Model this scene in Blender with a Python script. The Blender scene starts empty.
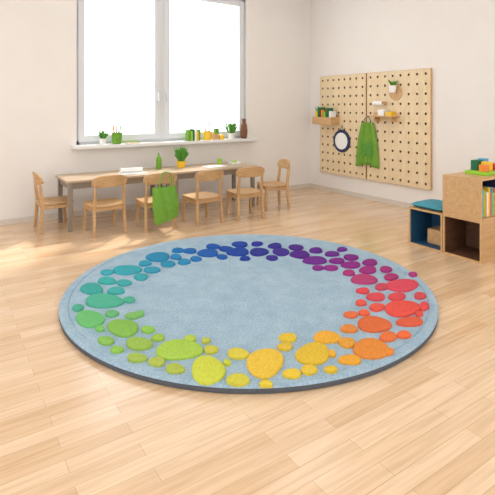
import bpy, bmesh, math, random
from mathutils import Vector, Matrix
random.seed(7)
sc=bpy.context.scene
sc.view_settings.view_transform='Standard'
H=1.4; F=465.0; YAW=math.radians(33.7)
C,S=math.cos(YAW),math.sin(YAW)
XW=5.5; YW=6.24; XL=-2.6; YF=-2.2; ZC=3.35

def lin(c):
    return tuple(((v/255)/12.92 if v/255<=0.04045 else (((v/255)+0.055)/1.055)**2.4) for v in c)
def survey(px,py,z):
    "photogrammetry: floor-plan position of a point measured on the photo, lying at height z"
    D=F*(H-z)/(py-108.0); a=(px-247.5)/F*D
    return (C*a+S*D, -S*a+C*D)

# ---------------- materials
def newmat(name):
    m=bpy.data.materials.new(name); m.use_nodes=True
    nt=m.node_tree; b=nt.nodes['Principled BSDF']; return m,nt,b
def plain(name,c,rough=0.6,noise=0.05,scale=30,bump=0.0,metal=0.0,coat=0):
    m,nt,b=newmat(name); L=nt.links
    tc=nt.nodes.new('ShaderNodeTexCoord'); n=nt.nodes.new('ShaderNodeTexNoise')
    n.inputs['Scale'].default_value=scale; n.inputs['Detail'].default_value=4
    L.new(tc.outputs['Object'],n.inputs['Vector'])
    r=nt.nodes.new('ShaderNodeValToRGB'); c=lin(c)
    r.color_ramp.elements[0].position=.3; r.color_ramp.elements[1].position=.7
    r.color_ramp.elements[0].color=tuple(v*(1-noise) for v in c)+(1,)
    r.color_ramp.elements[1].color=tuple(min(1,v*(1+noise)) for v in c)+(1,)
    L.new(n.outputs['Fac'],r.inputs['Fac']); L.new(r.outputs['Color'],b.inputs['Base Color'])
    b.inputs['Roughness'].default_value=rough; b.inputs['Metallic'].default_value=metal
    if bump:
        bp=nt.nodes.new('ShaderNodeBump'); bp.inputs['Strength'].default_value=bump; bp.inputs['Distance'].default_value=.004
        L.new(n.outputs['Fac'],bp.inputs['Height']); L.new(bp.outputs['Normal'],b.inputs['Normal'])
    return m
def wood(name,c1,c2,rough=.45,stretch=(1.5,14,14)):
    m,nt,b=newmat(name); L=nt.links
    tc=nt.nodes.new('ShaderNodeTexCoord'); mp=nt.nodes.new('ShaderNodeMapping'); mp.inputs['Scale'].default_value=stretch
    n=nt.nodes.new('ShaderNodeTexNoise'); n.inputs['Scale'].default_value=2.5; n.inputs['Detail'].default_value=6; n.inputs['Distortion'].default_value=.6
    r=nt.nodes.new('ShaderNodeValToRGB')
    r.color_ramp.elements[0].position=.3; r.color_ramp.elements[1].position=.7
    r.color_ramp.elements[0].color=lin(c1)+(1,); r.color_ramp.elements[1].color=lin(c2)+(1,)
    L.new(tc.outputs['Object'],mp.inputs['Vector']); L.new(mp.outputs['Vector'],n.inputs['Vector'])
    L.new(n.outputs['Fac'],r.inputs['Fac']); L.new(r.outputs['Color'],b.inputs['Base Color'])
    b.inputs['Roughness'].default_value=rough
    return m
M_wall=plain('wall_paint',(237,233,229),.85,.012,3)
M_trim=plain('trim_paint',(218,209,198),.5,.02)
M_ceil=plain('ceiling_paint',(245,245,243),.9,.01,3)
M_frame=plain('window_frame_white',(220,223,227),.4,.01)
M_sill=plain('sill_white',(232,232,232),.35,.01)
M_chair=wood('chair_beech',(184,142,96),(206,168,120))
M_table=wood('table_top_oak_grey',(180,158,132),(196,176,150),.4)
M_tleg=plain('table_leg_taupe',(140,128,114),.4,.03)
M_ply=wood('pegboard_birch',(222,199,160),(236,215,178),.5,(14,14,1.5))
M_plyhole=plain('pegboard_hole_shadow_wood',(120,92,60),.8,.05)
M_cube=wood('shelf_ply',(196,154,104),(214,176,128),.45)
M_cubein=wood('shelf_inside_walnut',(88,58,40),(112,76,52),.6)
M_blue=plain('shelf_inside_blue',(30,82,120),.6)
M_navy=plain('navy',(30,45,85),.5)
M_teal=plain('cushion_teal',(70,150,170),.9,.08,60,.3)
M_green=plain('fabric_green',(112,162,56),.9,.12,40,.4)
M_dgreen=plain('fabric_dark_green',(40,110,75),.9,.08,50,.4)
M_leaf=plain('leaf_green',(84,150,50),.6,.15,20)
M_lime=plain('lime_plastic',(150,205,50),.4,.04)
M_yel=plain('yellow_plastic',(245,200,50),.4,.04)
M_org=plain('orange_plastic',(240,140,50),.4,.04)
M_red=plain('red_plastic',(215,60,50),.4,.04)
M_white=plain('white_ceramic',(240,240,238),.3,.01)
M_skyb=plain('sky_blue_plastic',(90,170,215),.4,.04)
M_brown=plain('brown_wood_dark',(120,80,52),.5,.1)
M_paper=plain('paper_white',(246,246,244),.8,.01)
M_terra=plain('pot_clay',(190,110,75),.8,.05)

# floor
def floor_mat():
    m,nt,b=newmat('maple_strip_parquet'); L=nt.links
    tc=nt.nodes.new('ShaderNodeTexCoord')
    br=nt.nodes.new('ShaderNodeTexBrick'); br.offset=.37; br.offset_frequency=2; br.squash=1
    br.inputs['Scale'].default_value=1; br.inputs['Brick Width'].default_value=.75; br.inputs['Row Height'].default_value=.078
    br.inputs['Mortar Size'].default_value=.0009; br.inputs['Mortar Smooth'].default_value=.4; br.inputs['Bias'].default_value=0
    br.inputs['Color1'].default_value=lin((220,185,147))+(1,); br.inputs['Color2'].default_value=lin((236,207,173))+(1,)
    br.inputs['Mortar'].default_value=lin((180,142,106))+(1,)
    L.new(tc.outputs['Object'],br.inputs['Vector'])
    mp=nt.nodes.new('ShaderNodeMapping'); mp.inputs['Scale'].default_value=(1.2,22,1)
    n=nt.nodes.new('ShaderNodeTexNoise'); n.inputs['Scale'].default_value=2; n.inputs['Detail'].default_value=7; n.inputs['Distortion'].default_value=.5
    L.new(tc.outputs['Object'],mp.inputs['Vector']); L.new(mp.outputs['Vector'],n.inputs['Vector'])
    r=nt.nodes.new('ShaderNodeValToRGB'); r.color_ramp.elements[0].color=(.86,.82,.78,1); r.color_ramp.elements[1].color=(1,1,1,1)
    r.color_ramp.elements[0].position=.33; r.color_ramp.elements[1].position=.6
    mx=nt.nodes.new('ShaderNodeMix'); mx.data_type='RGBA'; mx.blend_type='MULTIPLY'; mx.inputs['Factor'].default_value=1
    L.new(n.outputs['Fac'],r.inputs['Fac']); L.new(br.outputs['Color'],mx.inputs['A']); L.new(r.outputs['Color'],mx.inputs['B'])
    L.new(mx.outputs['Result'],b.inputs['Base Color']); b.inputs['Roughness'].default_value=.24
    b.inputs['Coat Weight'].default_value=.35; b.inputs['Coat Roughness'].default_value=.15
    return m
M_floor=floor_mat()
def rug_mat():
    m,nt,b=newmat('rug_wool_light_blue'); L=nt.links
    tc=nt.nodes.new('ShaderNodeTexCoord')
    n=nt.nodes.new('ShaderNodeTexNoise'); n.inputs['Scale'].default_value=75; n.inputs['Detail'].default_value=4; n.inputs['Roughness'].default_value=.7
    n2=nt.nodes.new('ShaderNodeTexNoise'); n2.inputs['Scale'].default_value=9; n2.inputs['Detail'].default_value=6
    L.new(tc.outputs['Object'],n.inputs['Vector']); L.new(tc.outputs['Object'],n2.inputs['Vector'])
    ad=nt.nodes.new('ShaderNodeMix'); ad.data_type='FLOAT'; ad.inputs['Factor'].default_value=.3
    L.new(n.outputs['Fac'],ad.inputs[2]); L.new(n2.outputs['Fac'],ad.inputs[3])
    r=nt.nodes.new('ShaderNodeValToRGB'); r.color_ramp.elements[0].position=.36; r.color_ramp.elements[1].position=.64
    r.color_ramp.elements[0].color=lin((136,166,188))+(1,); r.color_ramp.elements[1].color=lin((180,203,218))+(1,)
    L.new(ad.outputs[0],r.inputs['Fac']); L.new(r.outputs['Color'],b.inputs['Base Color']); b.inputs['Roughness'].default_value=.95
    b.inputs['Specular IOR Level'].default_value=.1
    bp=nt.nodes.new('ShaderNodeBump'); bp.inputs['Strength'].default_value=.8; bp.inputs['Distance'].default_value=.008
    L.new(n.outputs['Fac'],bp.inputs['Height']); L.new(bp.outputs['Normal'],b.inputs['Normal'])
    return m
def pebble_mat():
    m,nt,b=newmat('rug_pebble_wool'); L=nt.links
    at=nt.nodes.new('ShaderNodeVertexColor'); at.layer_name='Col'
    tc=nt.nodes.new('ShaderNodeTexCoord')
    n=nt.nodes.new('ShaderNodeTexNoise'); n.inputs['Scale'].default_value=110; n.inputs['Detail'].default_value=3
    L.new(tc.outputs['Object'],n.inputs['Vector'])
    r=nt.nodes.new('ShaderNodeValToRGB'); r.color_ramp.elements[0].position=.35; r.color_ramp.elements[1].position=.65
    r.color_ramp.elements[0].color=(.82,.82,.82,1); r.color_ramp.elements[1].color=(1,1,1,1)
    mx=nt.nodes.new('ShaderNodeMix'); mx.data_type='RGBA'; mx.blend_type='MULTIPLY'; mx.inputs['Factor'].default_value=1
    L.new(n.outputs['Fac'],r.inputs['Fac']); L.new(at.outputs['Color'],mx.inputs['A']); L.new(r.outputs['Color'],mx.inputs['B'])
    L.new(mx.outputs['Result'],b.inputs['Base Color']); b.inputs['Roughness'].default_value=.95
    b.inputs['Specular IOR Level'].default_value=.1
    bp=nt.nodes.new('ShaderNodeBump'); bp.inputs['Strength'].default_value=.6; bp.inputs['Distance'].default_value=.006
    L.new(n.outputs['Fac'],bp.inputs['Height']); L.new(bp.outputs['Normal'],b.inputs['Normal'])
    return m
M_rugside=plain('rug_side_wool_shaded',(86,90,98),.95,.12,80,.4)  # dark grey puts the shadow on the rug's edge into the wool colour

# ---------------- geometry helpers
def empty(name,loc=(0,0,0),rz=0):
    e=bpy.data.objects.new(name,None); e.empty_display_size=.1; e.location=loc; e.rotation_euler=(0,0,rz)
    sc.collection.objects.link(e); return e
def mk(name,verts,faces,mat,parent=None,loc=(0,0,0),rot=(0,0,0),smooth=False,bevel=0,seg=2,subsurf=0,solid=0):
    me=bpy.data.meshes.new(name); me.from_pydata([tuple(v) for v in verts],[],faces); me.validate(); 
    bm=bmesh.new(); bm.from_mesh(me); bmesh.ops.recalc_face_normals(bm,faces=bm.faces); bm.to_mesh(me); bm.free()
    o=bpy.data.objects.new(name,me); sc.collection.objects.link(o)
    mats=mat if isinstance(mat,(list,tuple)) else [mat]
    for q in mats: me.materials.append(q)
    o.location=loc; o.rotation_euler=rot
    if parent: o.parent=parent
    if solid:
        md=o.modifiers.new('sol','SOLIDIFY'); md.thickness=solid; md.offset=0
    if bevel:
        md=o.modifiers.new('bev','BEVEL'); md.width=bevel; md.segments=seg; md.limit_method='ANGLE'
    if subsurf:
        md=o.modifiers.new('sub','SUBSURF'); md.levels=subsurf; md.render_levels=subsurf
    if smooth:
        for p in me.polygons: p.use_smooth=True
    return o
BF=[(0,1,3,2),(4,6,7,5),(0,4,5,1),(2,3,7,6),(0,2,6,4),(1,5,7,3)]
def box(name,lo,hi,mat,parent=None,bevel=0,**k):
    c=[(a+b)/2 for a,b in zip(lo,hi)]; h=[(b-a)/2 for a,b in zip(lo,hi)]
    vs=[(x*h[0],y*h[1],z*h[2]) for x in(-1,1) for y in(-1,1) for z in(-1,1)]
    return mk(name,vs,BF,mat,parent,loc=c,bevel=bevel,**k)
def beam(name,p,q,w1,d1,w2,d2,mat,parent,bevel=.006):
    "tapered beam between p (bottom) and q (top)"
    vs=[]
    for x in(-1,1):
        for y in(-1,1):
            vs.append((p[0]+x*w1/2,p[1]+y*d1/2,p[2])); vs.append((q[0]+x*w2/2,q[1]+y*d2/2,q[2]))
    return mk(name,vs,BF,mat,parent,bevel=bevel,seg=3)
def lathe(name,prof,mat,parent=None,loc=(0,0,0),n=24,rot=(0,0,0),bevel=0):
    vs=[];fs=[]
    for r,z in prof:
        for i in range(n):
            a=2*math.pi*i/n; vs.append((r*math.cos(a),r*math.sin(a),z))
    for j in range(len(prof)-1):
        for i in range(n):
            k=(i+1)%n; fs.append((j*n+i,j*n+k,(j+1)*n+k,(j+1)*n+i))
    fs.append(tuple(range(n))); fs.append(tuple((len(prof)-1)*n+i for i in range(n)))
    return mk(name,vs,fs,mat,parent,loc=loc,rot=rot,smooth=False,bevel=bevel)
def tube(name,pts,r,mat,parent=None,loc=(0,0,0),cyclic=False):
    cu=bpy.data.curves.new(name,'CURVE'); cu.dimensions='3D'; cu.bevel_depth=r; cu.bevel_resolution=3; cu.use_fill_caps=True
    sp=cu.splines.new('POLY'); sp.points.add(len(pts)-1)
    for i,p in enumerate(pts): sp.points[i].co=(*p,1)
    sp.use_cyclic_u=cyclic
    o=bpy.data.objects.new(name,cu); sc.collection.objects.link(o); cu.materials.append(mat); o.location=loc
    if parent:o.parent=parent
    return o

# ---------------- room shell
T=.28
box('floor',(XL-T,YF-T,-.1),(XW+T,YW+T,0),M_floor)
box('ceiling',(XL-T,YF-T,ZC),(XW+T,YW+T,ZC+.1),M_ceil)
def wall_open(name,axis,pos,thick,a0,a1,openings,mat):
    e=empty(name)
    def seg(nm,s0,s1,z0,z1):
        if axis=='x': box(nm,(s0,pos,z0),(s1,pos+thick,z1),mat,e)
        else:
            box(nm,(pos,s0,z0),(pos+thick,s1,z1),mat,e)
    cur=a0;i=0
    for (o0,o1,z0,z1) in openings:
        seg('pier_%d'%i,cur,o0,0,ZC); seg('below_%d'%i,o0,o1,0,z0); seg('above_%d'%i,o0,o1,z1,ZC); cur=o1;i+=1
    seg('pier_%d'%i,cur,a1,0,ZC); return e
WX0,WX1,WZ0,WZ1=1.5,4.15,.92,3.15
wall_open('wall_back','x',YW,T,XL-T,XW,[(WX0,WX1,WZ0,WZ1)],M_wall)
box('wall_right',(XW,YF-T,0),(XW+T,YW+T,ZC),M_wall)
wall_open('wall_left','y',XL-T,T,YF,YW,[(-1.6,1.2,.5,2.9),(2.0,5.4,.5,2.9)],M_wall)
wall_open('wall_front','x',YF-T,T,XL-T,XW,[(-1.9,1.2,.5,2.9),(1.8,4.9,.5,2.9)],M_wall)
box('baseboard_back',(XL,YW-.014,0),(XW,YW,.07),M_trim)
box('baseboard_right',(XW-.014,YF,0),(XW,YW-.014,.07),M_trim)

# windows
def casement(parent,x0,x1,z0,z1,y,w=.07,nm='casement'):
    box(nm+'_left',(x0,y,z0),(x0+w,y+.06,z1),M_frame,parent,.006)
    box(nm+'_right',(x1-w,y,z0),(x1,y+.06,z1),M_frame,parent,.006)
    box(nm+'_bottom',(x0+w,y,z0),(x1-w,y+.06,z0+w),M_frame,parent,.006)
    box(nm+'_top',(x0+w,y,z1-w),(x1-w,y+.06,z1),M_frame,parent,.006)
w=empty('window_1')
yf=YW+.07
box('frame_left',(WX0,yf,WZ0),(WX0+.05,yf+.08,WZ1),M_frame,w)
box('frame_right',(WX1-.05,yf,WZ0),(WX1,yf+.08,WZ1),M_frame,w)
box('frame_bottom',(WX0,yf,WZ0),(WX1,yf+.08,WZ0+.05),M_frame,w)
box('frame_top',(WX0,yf,WZ1-.05),(WX1,yf+.08,WZ1),M_frame,w)
XM=2.71
box('mullion',(XM-.05,yf-.01,WZ0),(XM+.05,yf+.08,WZ1),M_frame,w,.006)
casement(w,WX0+.03,XM-.03,WZ0+.03,WZ1-.03,yf-.03,.085,'left_casement')
casement(w,XM+.03,WX1-.03,WZ0+.03,WZ1-.03,yf-.03,.085,'right_casement')
for i,xx in enumerate((XM-.065,XM+.065)):
    box('handle_%d'%i,(xx-.01,yf-.075,1.5),(xx+.01,yf-.03,1.62),M_frame,w,.004)
s=box('window_sill',(WX0-.07,YW-.17,.875),(WX1+.1,YW+.07,.92),M_sill,bevel=.008)

def plainwin(name,axis,pos,a0,a1,z0,z1,n):
    e=empty(name)
    def b(nm,s0,s1,q0,q1):
        if axis=='x': box(nm,(s0,pos,q0),(s1,pos+.07,q1),M_frame,e,.005)
        else: box(nm,(pos,s0,q0),(pos+.07,s1,q1),M_frame,e,.005)
    b('frame_bottom',a0,a1,z0,z0+.07); b('frame_top',a0,a1,z1-.07,z1)
    for i in range(n+1):
        c=a0+.035+(a1-a0-.07)*i/n; b('post_%d'%i,c-.035,c+.035,z0+.07,z1-.07)
plainwin('window_2','y',XL-.15,-1.6,1.2,.5,2.9,2)
plainwin('window_3','y',XL-.15,2.0,5.4,.5,2.9,3)
plainwin('window_4','x',YF-.15,-1.9,1.2,.5,2.9,2)
plainwin('window_5','x',YF-.15,1.8,4.9,.5,2.9,2)

# ---------------- rug
cx,cy=2.03,3.03; R=1.378; RT=.04
rug=empty('round_rug',(cx,cy,0))
N=160
lathe('rug_side',[(R-.012,0),(R-.002,.004),(R,.010),(R,RT-.010)],M_rugside,rug,n=N)
M_rug=rug_mat()
lathe('rug_pile',[(R-.002,RT-.014),(R+.001,RT-.009),(R-.004,RT-.004),(R-.016,RT),(R-.055,RT),(R-.060,RT-.006),(R-.066,RT),(R*.5,RT),(R*.02,RT)],M_rug,rug,n=N)
peb=[(208,253,20,8),(190,251,13,5),(226,249,14,5),(240,244.5,17,5),(257,244,12,4),(238,252,22,8),(259,252,18,8),(275,246,14,5),(281,252,17,7),(272,258,12,4.5),
(296,247.5,15,5),(300,254.5,20,7.5),(316,250.5,14,5),(315,260.5,26,7),(332,254,14,5),(337,261,15,5.5),(351,257.5,15,5.5),(351,265,19,6.5),(331,268,14,5),(318,268,11,4.5),
(370,262.5,16,5.5),(368,270,18,7),(349,273,13,5),(364,279.5,26,10),(386,269.5,13,5.5),(391,277,15,6),(382,287,15,6),(402,285.5,33,12),(376,297,18,8),(397,297,18,7),(363,291,13,5.5),
(420,296,13,6),(402,308.5,37,15),(377,307.5,16,7),(361,303,11,5.5),(424,306.5,10,8),(374,324.5,35,15),(351,315,14,6),(410,322,27,9),(364,313,12,5),(349,329,17,7.5),
(388,337,18,9),(404,335,14,7),(371,349,35,21),(347,343,18,9),(350,360,22,9),(327,337.5,27,12),(313,354,34,22),(331,370,13,6),(309,370,18,8),(288,338,17,9),(285,347,15,7),
(292,374,20,8),(265,363,37,29),(238,354,22,10),(238,380,25,10),(266,384,13,5),(208,370,36,26),(211,350,15,7),(175,369,19,9),(179,350,46,20),(157,362,18,8),(190,339,13,6),
(139,344,27,12),(158,338,14,6),(137,358,20,8),(123,328,31,17),(106,341,16,8),(148,330,14,6),(117,350,13,6),(90,319,28,17),(104,301,41,13),(112,314,14,6),(78,308,12,6),(133,316,15,6),
(92,289,23,11),(116,291,17,7),(129,300,13,5),(107,281,18,7),(124,283,14,6),(127,270,29,9),(107,272.5,13,5),(141,277,15,6),(145,263.5,13,5),(158,257,25,8.5),(152,270,16,6),
(168,264,14,6),(176,257,11,5),(184,262,13,5),(178,250.5,12,4.5),(196,259,11,4.5),(213,246.5,14,4.5),(222,257,11,4),(245,258.5,10,4),(140,314,9,5),(100,329,10,5),
(206,341,9,5),(227,363,8,5),(332,354,8,6),(389,352,10,6),(419,314,8,5),(413,274.5,9,4),(342,249.5,10,4)]
keys=[((258,250),(54,62,148)),((220,250),(44,90,170)),((160,257),(54,142,192)),((126,270),(68,164,186)),((93,288),(74,174,172)),((104,302),(86,182,154)),((89,319),(112,188,126)),
((124,328),(144,194,94)),((178,350),(176,202,86)),((208,370),(200,206,84)),((265,363),(228,204,76)),((314,353),(232,194,68)),((345,352),(236,172,68)),((371,348),(236,148,70)),((374,324),(232,116,72)),((402,307),(224,88,84)),
((402,285),(212,82,104)),((366,277),(180,64,124)),((340,262),(138,52,138)),((310,255),(98,52,140))]
def ang(px,py):
    x,y=survey(px,py,RT); return math.atan2(y-cy,x-cx)%(2*math.pi)
kk=sorted([(ang(*p),c) for p,c in keys])
def colat(a):
    n=len(kk)
    for i in range(n):
        a0,c0=kk[i]; a1,c1=kk[(i+1)%n]
        aa=a
        if i==n-1:
            a1+=2*math.pi
            if a<kk[0][0]: aa=a+2*math.pi
        if a0<=aa<=a1:
            t=(aa-a0)/(a1-a0); return tuple(u*(1-t)+v*t for u,v in zip(c0,c1))
    return kk[0][1]
vs=[];fs=[];vc=[]
n=22
for (px,py,pw,ph) in peb:
    col=lin(tuple(max(0,min(255,v*random.uniform(.95,1.04))) for v in colat(ang(px,py))))
    p1,p2=random.random()*6.28,random.random()*6.28
    out=[]
    for i in range(n):
        a=2*math.pi*i/n; rr=1+.06*math.cos(2*a+p1)+.05*math.cos(3*a+p2)
        x,y=survey(px+pw/2*rr*math.cos(a),py+ph/2*rr*math.sin(a),RT+.006); out.append(Vector((x-cx,y-cy)))
    c=sum(out,Vector((0,0)))/n; base=len(vs)
    rings=[(1,RT-.004),(1,RT+.006),(.98,RT+.011),(.93,RT+.015),(.85,RT+.017),(.5,RT+.018)]
    for k,z in rings:
        for q in out:
            d=c+(q-c)*k; vs.append((d.x,d.y,z)); vc.append(col)
    for j in range(len(rings)-1):
        for i in range(n):
            k=(i+1)%n; fs.append((base+j*n+i,base+j*n+k,base+(j+1)*n+k,base+(j+1)*n+i))
    fs.append(tuple(base+(len(rings)-1)*n+i for i in range(n)))
me=bpy.data.meshes.new('felt_pebbles'); me.from_pydata(vs,[],fs)
ca=me.color_attributes.new('Col','FLOAT_COLOR','POINT')
for i,c in enumerate(vc): ca.data[i].color=(*c,1)
for p in me.polygons: p.use_smooth=True
o=bpy.data.objects.new('felt_pebbles',me); sc.collection.objects.link(o); me.materials.append(pebble_mat()); o.parent=rug

# ---------------- chairs (local: faces +Y)
def chair(loc,rz,z=0):
    e=empty('childrens_chair',(loc[0],loc[1],z),rz)
    W=.165
    for i,sx in enumerate((-1,1)):
        beam('rear_leg_%d'%i,(sx*(W+.01),-.175,0),(sx*W,-.15,.33),.028,.034,.03,.042,M_chair,e)
        beam('rear_post_%d'%i,(sx*W,-.15,.325),(sx*(W-.004),-.185,.61),.03,.042,.024,.026,M_chair,e)
        beam('front_leg_%d'%i,(sx*(W+.01),.165,0),(sx*W,.15,.318),.028,.034,.03,.042,M_chair,e)
        beam('side_rail_%d'%i,(sx*W,0,.262),(sx*W,0,.305),.022,.28,.022,.28,M_chair,e,.004)
    box('rear_rail',(-W+.01,-.165,.27),(W-.01,-.143,.312),M_chair,e,.004)
    box('front_rail',(-W+.01,.14,.27),(W-.01,.162,.312),M_chair,e,.004)
    vs=[];nx=12;ny=12
    for j in range(ny+1):
        for i in range(nx+1):
            u=-1+2*i/nx; v=-1+2*j/ny
            x=u*math.sqrt(1-.16*v*v)*.195; y=v*math.sqrt(1-.16*u*u)*.19+.005
            zz=.325-.008*(1-u*u)*(1-v*v)
            vs.append((x,y,zz))
    fs=[(j*(nx+1)+i,j*(nx+1)+i+1,(j+1)*(nx+1)+i+1,(j+1)*(nx+1)+i) for j in range(ny) for i in range(nx)]
    mk('seat',vs,fs,M_chair,e,smooth=True,solid=.018,bevel=.004)
    vs=[];nx=20;nz=6; Wb=.2
    for j in range(nz+1):
        for i in range(nx+1):
            u=-1+2*i/nx; v=-1+2*j/nz
            hh=.066*(1-.5*abs(u)**4)
            x=u*Wb*(1-.03*v*v); y=-.205+.045*u*u-.012*v; zz=.592+v*hh+.008*(1-u*u)
            vs.append((x,y,zz))
    fs=[(j*(nx+1)+i,j*(nx+1)+i+1,(j+1)*(nx+1)+i+1,(j+1)*(nx+1)+i) for j in range(nz) for i in range(nx)]
    mk('backrest',vs,fs,M_chair,e,smooth=True,solid=.022,bevel=.005)
    return e
r=math.radians
chair((1.13,5.76),r(-90))
chair((1.575,5.28),r(3))
c3=chair((2.13,5.14),r(-3))
chair((2.70,5.05),r(4))
chair((3.30,5.02),r(-6))
chair((3.95,5.28),r(74))

# ---------------- tables
def table(x0,x1,y0=5.44,y1=6.05,z=.58):
    e=empty('childrens_table',((x0+x1)/2,(y0+y1)/2,0))
    w=(x1-x0)/2; d=(y1-y0)/2
    box('top',(-w,-d,z-.028),(w,d,z),M_table,e,.006,seg=3)
    for i,sx in enumerate((-1,1)):
        for j,sy in enumerate((-1,1)):
            x=sx*(w-.05); y=sy*(d-.05)
            beam('leg_%d%d'%(i,j),(x,y,0),(x,y,z-.028),.045,.045,.05,.05,M_tleg,e,.004)
        box('end_apron_%d'%i,(sx*(w-.05)-.012,-d+.07,z-.1),(sx*(w-.05)+.012,d-.07,z-.028),M_tleg,e)
    for j,sy in enumerate((-1,1)):
        box('long_apron_%d'%j,(-w+.07,sy*(d-.05)-.012,z-.1),(w-.07,sy*(d-.05)+.012,z-.028),M_tleg,e)
table(1.20,2.495); table(2.505,3.80)

# bag on the third chair back
bag=empty('green_cloth_bag',(2.14,4.86,0))
vs=[];nx=12;nz=12
for side in(-1,1):
    for j in range(nz+1):
        for i in range(nx+1):
            u=-1+2*i/nx; t=j/nz
            wd=.125+.03*math.sin(t*math.pi*.75+.5)
            b=.045*(1-u*u)**.5*math.sin(math.pi*min(1,(1-t)*.95+.02))**.6
            x=u*wd*(1 if t>.08 else .85+.15*t/.08)-.03*t; y=side*b+.010*math.sin(u*9+t*4)
            vs.append((x,y-.02,.13+t*.39+.03*u*(1-t)))
fs=[];K=(nx+1)*(nz+1)
for s_ in(0,1):
    for j in range(nz):
        for i in range(nx):
            a=s_*K+j*(nx+1)+i; q=(a,a+1,a+nx+2,a+nx+1); fs.append(q if s_==0 else q[::-1])
mk('bag_body',vs,fs,M_green,bag,smooth=True)
for k,sy in enumerate((-.012,.0)):
    tube('strap_%d'%k,[(-.09,-.02+sy,.50),(-.08,-.02,.60),(-.05,.0,.665),(.0,.03,.678),(.05,.0,.665),(.06,-.02,.60),(.06,-.02+sy,.50)],.007,M_green,bag)
def drape(name,mat,loc,w,h,rz=0,fold=.012,parent=None,taper=.2,k=9):
    vs=[];nx=24;nz=14
    for j in range(nz+1):
        for i in range(nx+1):
            u=-1+2*i/nx; t=j/nz
            ww=w/2*(1-taper*t**2)
            vs.append((u*ww,fold*(1-.5*t)*math.sin(u*k+t*1.5),h*t+.02*math.cos(u*3)*(1-t)))
    fs=[(j*(nx+1)+i,j*(nx+1)+i+1,(j+1)*(nx+1)+i+1,(j+1)*(nx+1)+i) for j in range(nz) for i in range(nx)]
    return mk(name,vs,fs,mat,parent,loc=loc,rot=(0,0,rz),smooth=True,solid=.006)

# ---------------- pegboards on right wall
def pegboard(y0,y1,z0,z1,name='pegboard'):
    e=empty(name,(XW,0,0))
    nc=8; nr=12; t=.022; off=.018
    cw=(y1-y0)/nc; ch=(z1-z0)/nr; vs=[];fs=[];mi=[]
    n=12
    for c in range(nc):
        for q in range(nr):
            yc=y0+cw*(c+.5); zc=z0+ch*(q+.5); b=len(vs)
            for i in range(n):
                a=2*math.pi*i/n+math.pi/4
                ca_,sa=math.cos(a),math.sin(a); m=max(abs(ca_),abs(sa))
                vs.append((-off-t,yc+ca_/m*cw/2,zc+sa/m*ch/2))
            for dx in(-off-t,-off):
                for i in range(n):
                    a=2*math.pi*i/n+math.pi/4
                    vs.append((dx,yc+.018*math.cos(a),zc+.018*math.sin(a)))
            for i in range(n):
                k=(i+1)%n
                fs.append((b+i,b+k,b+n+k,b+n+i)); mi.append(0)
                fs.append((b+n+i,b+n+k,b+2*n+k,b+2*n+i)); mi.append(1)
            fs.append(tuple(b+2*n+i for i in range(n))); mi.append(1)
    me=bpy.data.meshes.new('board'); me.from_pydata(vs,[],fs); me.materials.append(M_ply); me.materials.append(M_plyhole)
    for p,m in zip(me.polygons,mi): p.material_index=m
    o=bpy.data.objects.new('board',me); sc.collection.objects.link(o); o.parent=e
    box('edge_near',(-off-t,y0-.004,z0),(-.002,y0,z1),M_cube,e); box('edge_far',(-off-t,y1,z0),(-.002,y1+.004,z1),M_cube,e)
    box('edge_top',(-off-t,y0,z1),(-.002,y1,z1+.004),M_cube,e); box('edge_bottom',(-off-t,y0,z0-.004),(-.002,y1,z0),M_cube,e)
    return e
pegboard(YW-1.315,YW-.30,.31,1.93)
pegboard(YW-2.44,YW-1.345,.31,1.93)
PX=XW-.04

def leaves(parent,c,nn,rad,h,mat,sz=.05):
    vs=[];fs=[]
    for i in range(nn):
        a=random.random()*6.28; rr=rad*math.sqrt(random.random()); b=Vector((c[0]+rr*.3*math.cos(a),c[1]+rr*.3*math.sin(a),c[2]))
        tip=Vector((c[0]+rr*math.cos(a),c[1]+rr*math.sin(a),c[2]+h*random.uniform(.4,1)))
        sd=Vector((-math.sin(a),math.cos(a),0))*sz*.28; m=b.lerp(tip,.62)+Vector((0,0,h*.1)); k=len(vs)
        vs+= [b-sd*.2,b+sd*.2,m+sd,tip,m-sd,]
        fs.append((k,k+1,k+2,k+3,k+4))
    return mk('leaves',vs,fs,mat,parent,solid=.0015)
e=empty('wall_storage_tray',(PX,5.70,1.13))
box('bottom',(-.2,-.22,0),(0,.22,.012),M_cube,e,.002)
box('front',(-.2,-.22,.012),(-.188,.22,.12),M_cube,e,.002); box('back',(-.012,-.22,.012),(0,.22,.16),M_cube,e,.002)
box('side_0',(-.188,-.22,.012),(-.012,-.208,.12),M_cube,e,.002); box('side_1',(-.188,.208,.012),(-.012,.22,.12),M_cube,e,.002)
for i,(yy,mm,hh,ww) in enumerate(((-.19,M_white,.22,.05),(-.13,M_dgreen,.27,.06),(-.06,M_lime,.21,.05),(.0,M_org,.24,.05),(.06,M_dgreen,.28,.06),(.13,M_yel,.22,.06))):
    box('booklet_%d'%i,(-.17,yy,.012),(-.05,yy+ww-.01,hh),mm,e,.003)
leaves(e,(-.1,.12,.12),26,.10,.2,M_leaf,.06)
# round mirror
e=empty('round_wall_mirror',(PX,5.42,.865))
lathe('rim',[(.135,0),(.182,0),(.186,.008),(.182,.02)],M_navy,e,(0,0,0),n=48,rot=(0,r(-90),0))
lathe('disc',[(.136,.020),(.136,.026),(.13,.028)],M_paper,e,(0,0,0),n=48,rot=(0,r(-90),0))
tube('hanging_cord',[(-.012,-.03,.18),(-.004,0,.26),(-.012,.03,.18)],.004,M_navy,e)
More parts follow.
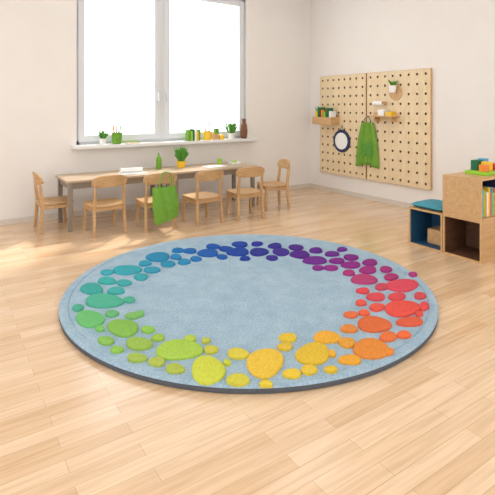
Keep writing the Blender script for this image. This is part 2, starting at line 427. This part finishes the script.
# apron
e=empty('hanging_green_apron',(PX-.035,4.86,.52))
drape('cloth',M_green,(0,0,0),.42,.66,r(90),.024,e,.45,8)
drape('pocket',M_leaf,(-.028,-.02,.15),.2,.2,r(90),.004,e,.05,5)
tube('neck_loop',[(0,-.09,.61),(0,-.05,.72),(.02,0,.76),(0,.05,.72),(0,.09,.61)],.006,M_dgreen,e)
tube('wall_hook',[(.034,0,.74),(-.01,0,.74),(-.02,0,.765)],.006,M_cube,e)
# small shelf
e=empty('pegboard_shelf',(PX,4.50,1.27))
box('board',(-.17,-.21,0),(0,.21,.018),M_cube,e,.003)
box('bracket_0',(-.12,-.16,-.07),(0,-.145,0),M_cube,e); box('bracket_1',(-.12,.145,-.07),(0,.16,0),M_cube,e)
e=empty('craft_boxes',(PX-.08,4.50,1.288))
box('box_0',(-.05,-.16,0),(.05,-.06,.06),M_yel,e,.003); box('box_1',(-.05,-.03,0),(.04,.08,.09),M_white,e,.003); box('box_2',(-.04,.09,0),(.05,.17,.05),M_cube,e,.003)
e=empty('wall_cup_holder',(PX,4.36,1.62))
lathe('back_plate',[(.11,0),(.11,.012)],M_cube,e,n=32,rot=(0,r(-90),0))
lathe('cup',[(.045,0),(.055,.1),(.05,.1),(.042,.01)],M_white,e,(-.068,0,.0),n=24)
leaves(e,(-.068,0,.09),20,.08,.1,M_leaf,.05)
e=empty('paper_roll_holder',(PX,4.62,1.47))
box('arm_0',(-.1,-.1,-.02),(0,-.085,.02),M_cube,e); box('arm_1',(-.1,.085,-.02),(0,.1,.02),M_cube,e)
lathe('roll',[(.035,-.085),(.035,.085)],M_paper,e,(-.07,0,0),n=24,rot=(r(90),0,0))

# ---------------- cube shelves
BX=4.05; q=.38
def cube(name,x0,y0,z0,openside,inner,mat=M_cube,d=.38,wy=.385):
    e=empty(name,(x0,y0,z0)); t=.018
    box('bottom',(0,0,0),(d,wy,t),mat,e,.002); box('top',(0,0,q-t),(d,wy,q),mat,e,.002)
    def lin_(nm,lo,hi): box(nm,lo,hi,inner,e)
    sides={'x-':((0,0,t),(t,wy,q-t)),'x+':((d-t,0,t),(d,wy,q-t)),'y-':((t,0,t),(d-t,t,q-t)),'y+':((t,wy-t,t),(d-t,wy,q-t))}
    if openside=='x-': sides['y-']=((0,0,t),(d-t,t,q-t)); sides['y+']=((0,wy-t,t),(d-t,wy,q-t))
    for k,(lo,hi) in sides.items():
        if k==openside: continue
        box('side_'+{'x-':'w','x+':'e','y-':'s','y+':'n'}[k],lo,hi,mat,e,.002)
    g=.004
    if openside=='x-':
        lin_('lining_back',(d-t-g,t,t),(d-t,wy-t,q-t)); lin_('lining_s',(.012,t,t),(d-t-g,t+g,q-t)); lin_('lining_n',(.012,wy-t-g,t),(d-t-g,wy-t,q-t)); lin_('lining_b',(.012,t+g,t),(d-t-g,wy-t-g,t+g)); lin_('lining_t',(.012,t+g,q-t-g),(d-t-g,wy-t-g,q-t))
    if openside=='y-':
        lin_('lining_back',(t,wy-t-g,t),(d-t,wy-t,q-t)); lin_('lining_w',(t,.012,t),(t+g,wy-t-g,q-t)); lin_('lining_e',(d-t-g,.012,t),(d-t,wy-t-g,q-t))
    return e
cube('cube_shelf',BX,2.69,0,'x-',M_blue)
cube('cube_shelf',BX,2.30,0,'x-',M_cubein)
cube('cube_shelf',BX,2.30,q,'y-',M_navy)
cube('cube_shelf',BX+.382,2.30,q,'y-',M_navy)
cube('cube_shelf',BX+.382,2.30,0,'y-',M_cubein)
e=empty('seat_cushion',(BX+.19,2.885,q))
vs=[];nn=10
for sgn in(-1,1):
    for j in range(nn+1):
        for i in range(nn+1):
            u=-1+2*i/nn;v=-1+2*j/nn
            vs.append((u*.185,v*.185,.03+sgn*.03*((1-u**4)*(1-v**4))**.4))
K=(nn+1)**2;fs=[]
for s_ in(0,1):
    for j in range(nn):
        for i in range(nn):
            a=s_*K+j*(nn+1)+i; fs.append((a,a+1,a+nn+2,a+nn+1))
mk('pad',vs,fs,M_teal,e,smooth=True)
e=empty('storage_box',(BX+.12,2.84,.022))
box('tub',(0,-.1,0),(.18,.1,.15),M_cube,e,.01)
e=empty('picture_books',(BX+.03,2.34,q+.018))
x=0
for i in range(11):
    wd=random.uniform(.018,.032); hh=random.uniform(.2,.3)
    box('book_%d'%i,(x,0,0),(x+wd-.002,.22,hh),[M_yel,M_red,M_skyb,M_lime,M_org,M_white][i%6],e,.002); x+=wd
e=empty('picture_books',(BX+.41,2.34,.018)); x=0
for i in range(11):
    wd=random.uniform(.018,.032); hh=random.uniform(.2,.3)
    box('book_%d'%i,(x,0,0),(x+wd-.002,.22,hh),[M_skyb,M_yel,M_lime,M_red,M_white,M_org][i%6],e,.002); x+=wd
e=empty('toy_crate',(BX+.36,2.48,2*q))
box('tray',(-.13,-.1,0),(.2,.12,.035),M_lime,e,.006)
box('block_0',(-.11,-.08,.035),(-.04,-.01,.10),M_org,e,.004); box('block_1',(-.02,-.06,.035),(.05,.02,.12),M_yel,e,.004)
box('block_2',(.07,-.07,.035),(.15,.01,.10),M_red,e,.004); box('block_3',(-.06,.03,.035),(.03,.1,.13),M_dgreen,e,.004); box('block_4',(.06,.03,.035),(.14,.1,.14),M_skyb,e,.004)

# ---------------- window-sill objects
SZ=.92; SY=6.15
e=empty('pencil_pot',(2.0,SY,SZ))
lathe('pot',[(.05,0),(.06,.005),(.07,.15),(.062,.15),(.048,.01)],M_green,e,n=24)
for i in range(11):
    a=i*.7; tube('pencil_%d'%i,[(.02*math.cos(a),.02*math.sin(a),.02),(.055*math.cos(a),.055*math.sin(a),.23+.02*(i%3))],.006,[M_yel,M_red,M_skyb,M_lime,M_org][i%5],e)
e=empty('potted_plant',(1.81,SY,SZ))
lathe('pot',[(.035,0),(.05,.08),(.044,.08),(.03,.01)],M_white,e,n=24); leaves(e,(0,0,.07),28,.1,.13,M_leaf,.06)
e=empty('paper_stack',(2.22,SY,SZ))
for i in range(4): box('sheet_%d'%i,(-.09-.003*i,-.06,i*.008),(.09-.004*i,.06,i*.008+.007),[M_paper,M_yel,M_white,M_green][i],e)
e=empty('activity_books',(3.04,SY,SZ)); x=0
for i,(wd,hh,mm) in enumerate([(.035,.16,M_green),(.03,.14,M_lime),(.03,.17,M_dgreen),(.035,.15,M_white),(.03,.13,M_yel),(.03,.16,M_green)]):
    box('book_%d'%i,(x,-.06,0),(x+wd-.002,.06,hh),mm,e,.002); x+=wd
e=empty('pencil_pot',(3.38,SY,SZ))
lathe('pot',[(.055,0),(.06,.13),(.055,.13),(.045,.01)],M_yel,e,n=24)
for i in range(9):
    a=i*.9; tube('pencil_%d'%i,[(.02*math.cos(a),.02*math.sin(a),.02),(.05*math.cos(a),.05*math.sin(a),.24+.02*(i%3))],.006,[M_org,M_skyb,M_lime,M_red][i%4],e)
e=empty('wooden_building_blocks',(3.54,SY,SZ))
box('block_0',(-.06,-.04,0),(.02,.04,.09),M_cube,e,.004); box('block_1',(.03,-.04,0),(.11,.04,.07),M_yel,e,.004); box('block_2',(-.04,-.035,.09),(.02,.03,.17),M_green,e,.004)
e=empty('potted_plant',(3.80,SY,SZ))
lathe('pot',[(.045,0),(.06,.09),(.054,.09),(.04,.01)],M_white,e,n=24); leaves(e,(0,0,.07),40,.12,.22,M_leaf,.07)
e=empty('wooden_vase',(4.03,SY,SZ))
lathe('body',[(.04,0),(.055,.03),(.06,.13),(.05,.21),(.03,.25),(.035,.31)],M_brown,e,n=28)

# ---------------- table-top objects
TZ=.58
e=empty('glue_bottle',(2.47,5.85,TZ))
lathe('body',[(.03,0),(.038,.01),(.038,.14),(.022,.17),(.012,.18),(.008,.22)],M_green,e,n=20)
e=empty('table_plant',(2.80,5.85,TZ))
lathe('pot',[(.05,0),(.07,.09),(.062,.09),(.045,.01)],M_yel,e,n=24); leaves(e,(0,0,.08),50,.12,.22,M_leaf,.07)
e=empty('paper_roll',(2.05,5.68,TZ))
box('sheet',(-.16,-.11,0),(.16,.11,.004),M_paper,e); lathe('roll',[(.03,-.14),(.03,.14)],M_paper,e,(0,.05,.0345),n=20,rot=(0,r(90),0))
e=empty('drawing_paper',(3.25,5.7,TZ)); box('sheet',(-.15,-.1,0),(.15,.1,.003),M_paper,e)
e=empty('craft_cup',(3.43,5.88,TZ))
lathe('cup',[(.03,0),(.035,.08),(.031,.08),(.027,.01)],M_lime,e,n=20)
e=empty('craft_tray',(3.64,5.8,TZ)); box('tray',(-.08,-.06,0),(.08,.06,.025),M_white,e,.005); box('clay',(-.04,-.03,.025),(.03,.03,.045),M_lime,e,.006)

# ---------------- glowing ceiling panels, out of view, added to brighten the room
def emis(name,s):
    m=bpy.data.materials.new(name); m.use_nodes=True; nt=m.node_tree; nt.nodes.clear()
    o_=nt.nodes.new('ShaderNodeOutputMaterial'); em=nt.nodes.new('ShaderNodeEmission'); em.inputs['Color'].default_value=(1,.97,.93,1); em.inputs['Strength'].default_value=s
    nt.links.new(em.outputs[0],o_.inputs[0]); return m
M_em=emis('fill_panel_glow',3.9)
for lx in(-.9,1.5,3.9):
    for ly in(-.4,2.0,4.4):
        e=empty('ceiling_fill_panel',(lx,ly,ZC))
        box('housing',(-.62,-.32,-.06),(.62,.32,0),M_white,e,.004)
        box('diffuser',(-.58,-.28,-.066),(.58,.28,-.06),M_em,e)

# ---------------- hazy sun coming in through the window wall
sun=bpy.data.lights.new('sun','SUN'); sun.energy=3.6; sun.angle=r(5); sun.color=(1,.92,.82)
so=bpy.data.objects.new('sun',sun); sc.collection.objects.link(so); so.location=(0,10,6)
so.rotation_euler=Vector((-1.05,-1.0,-1.5)).to_track_quat('-Z','Y').to_euler()

# ---------------- world
W=bpy.data.worlds.new('sky'); sc.world=W; W.use_nodes=True; nt=W.node_tree
bg=nt.nodes['Background']; bg.inputs['Color'].default_value=(.96,.98,1,1); bg.inputs['Strength'].default_value=2.75

# ---------------- camera
cam=bpy.data.cameras.new('camera'); co=bpy.data.objects.new('camera',cam); sc.collection.objects.link(co)
co.location=(0,0,H); co.rotation_euler=(r(90),0,-YAW)
cam.sensor_width=36; cam.lens=36*F/495; cam.shift_y=-139.5/495; cam.clip_start=.05
sc.camera=co
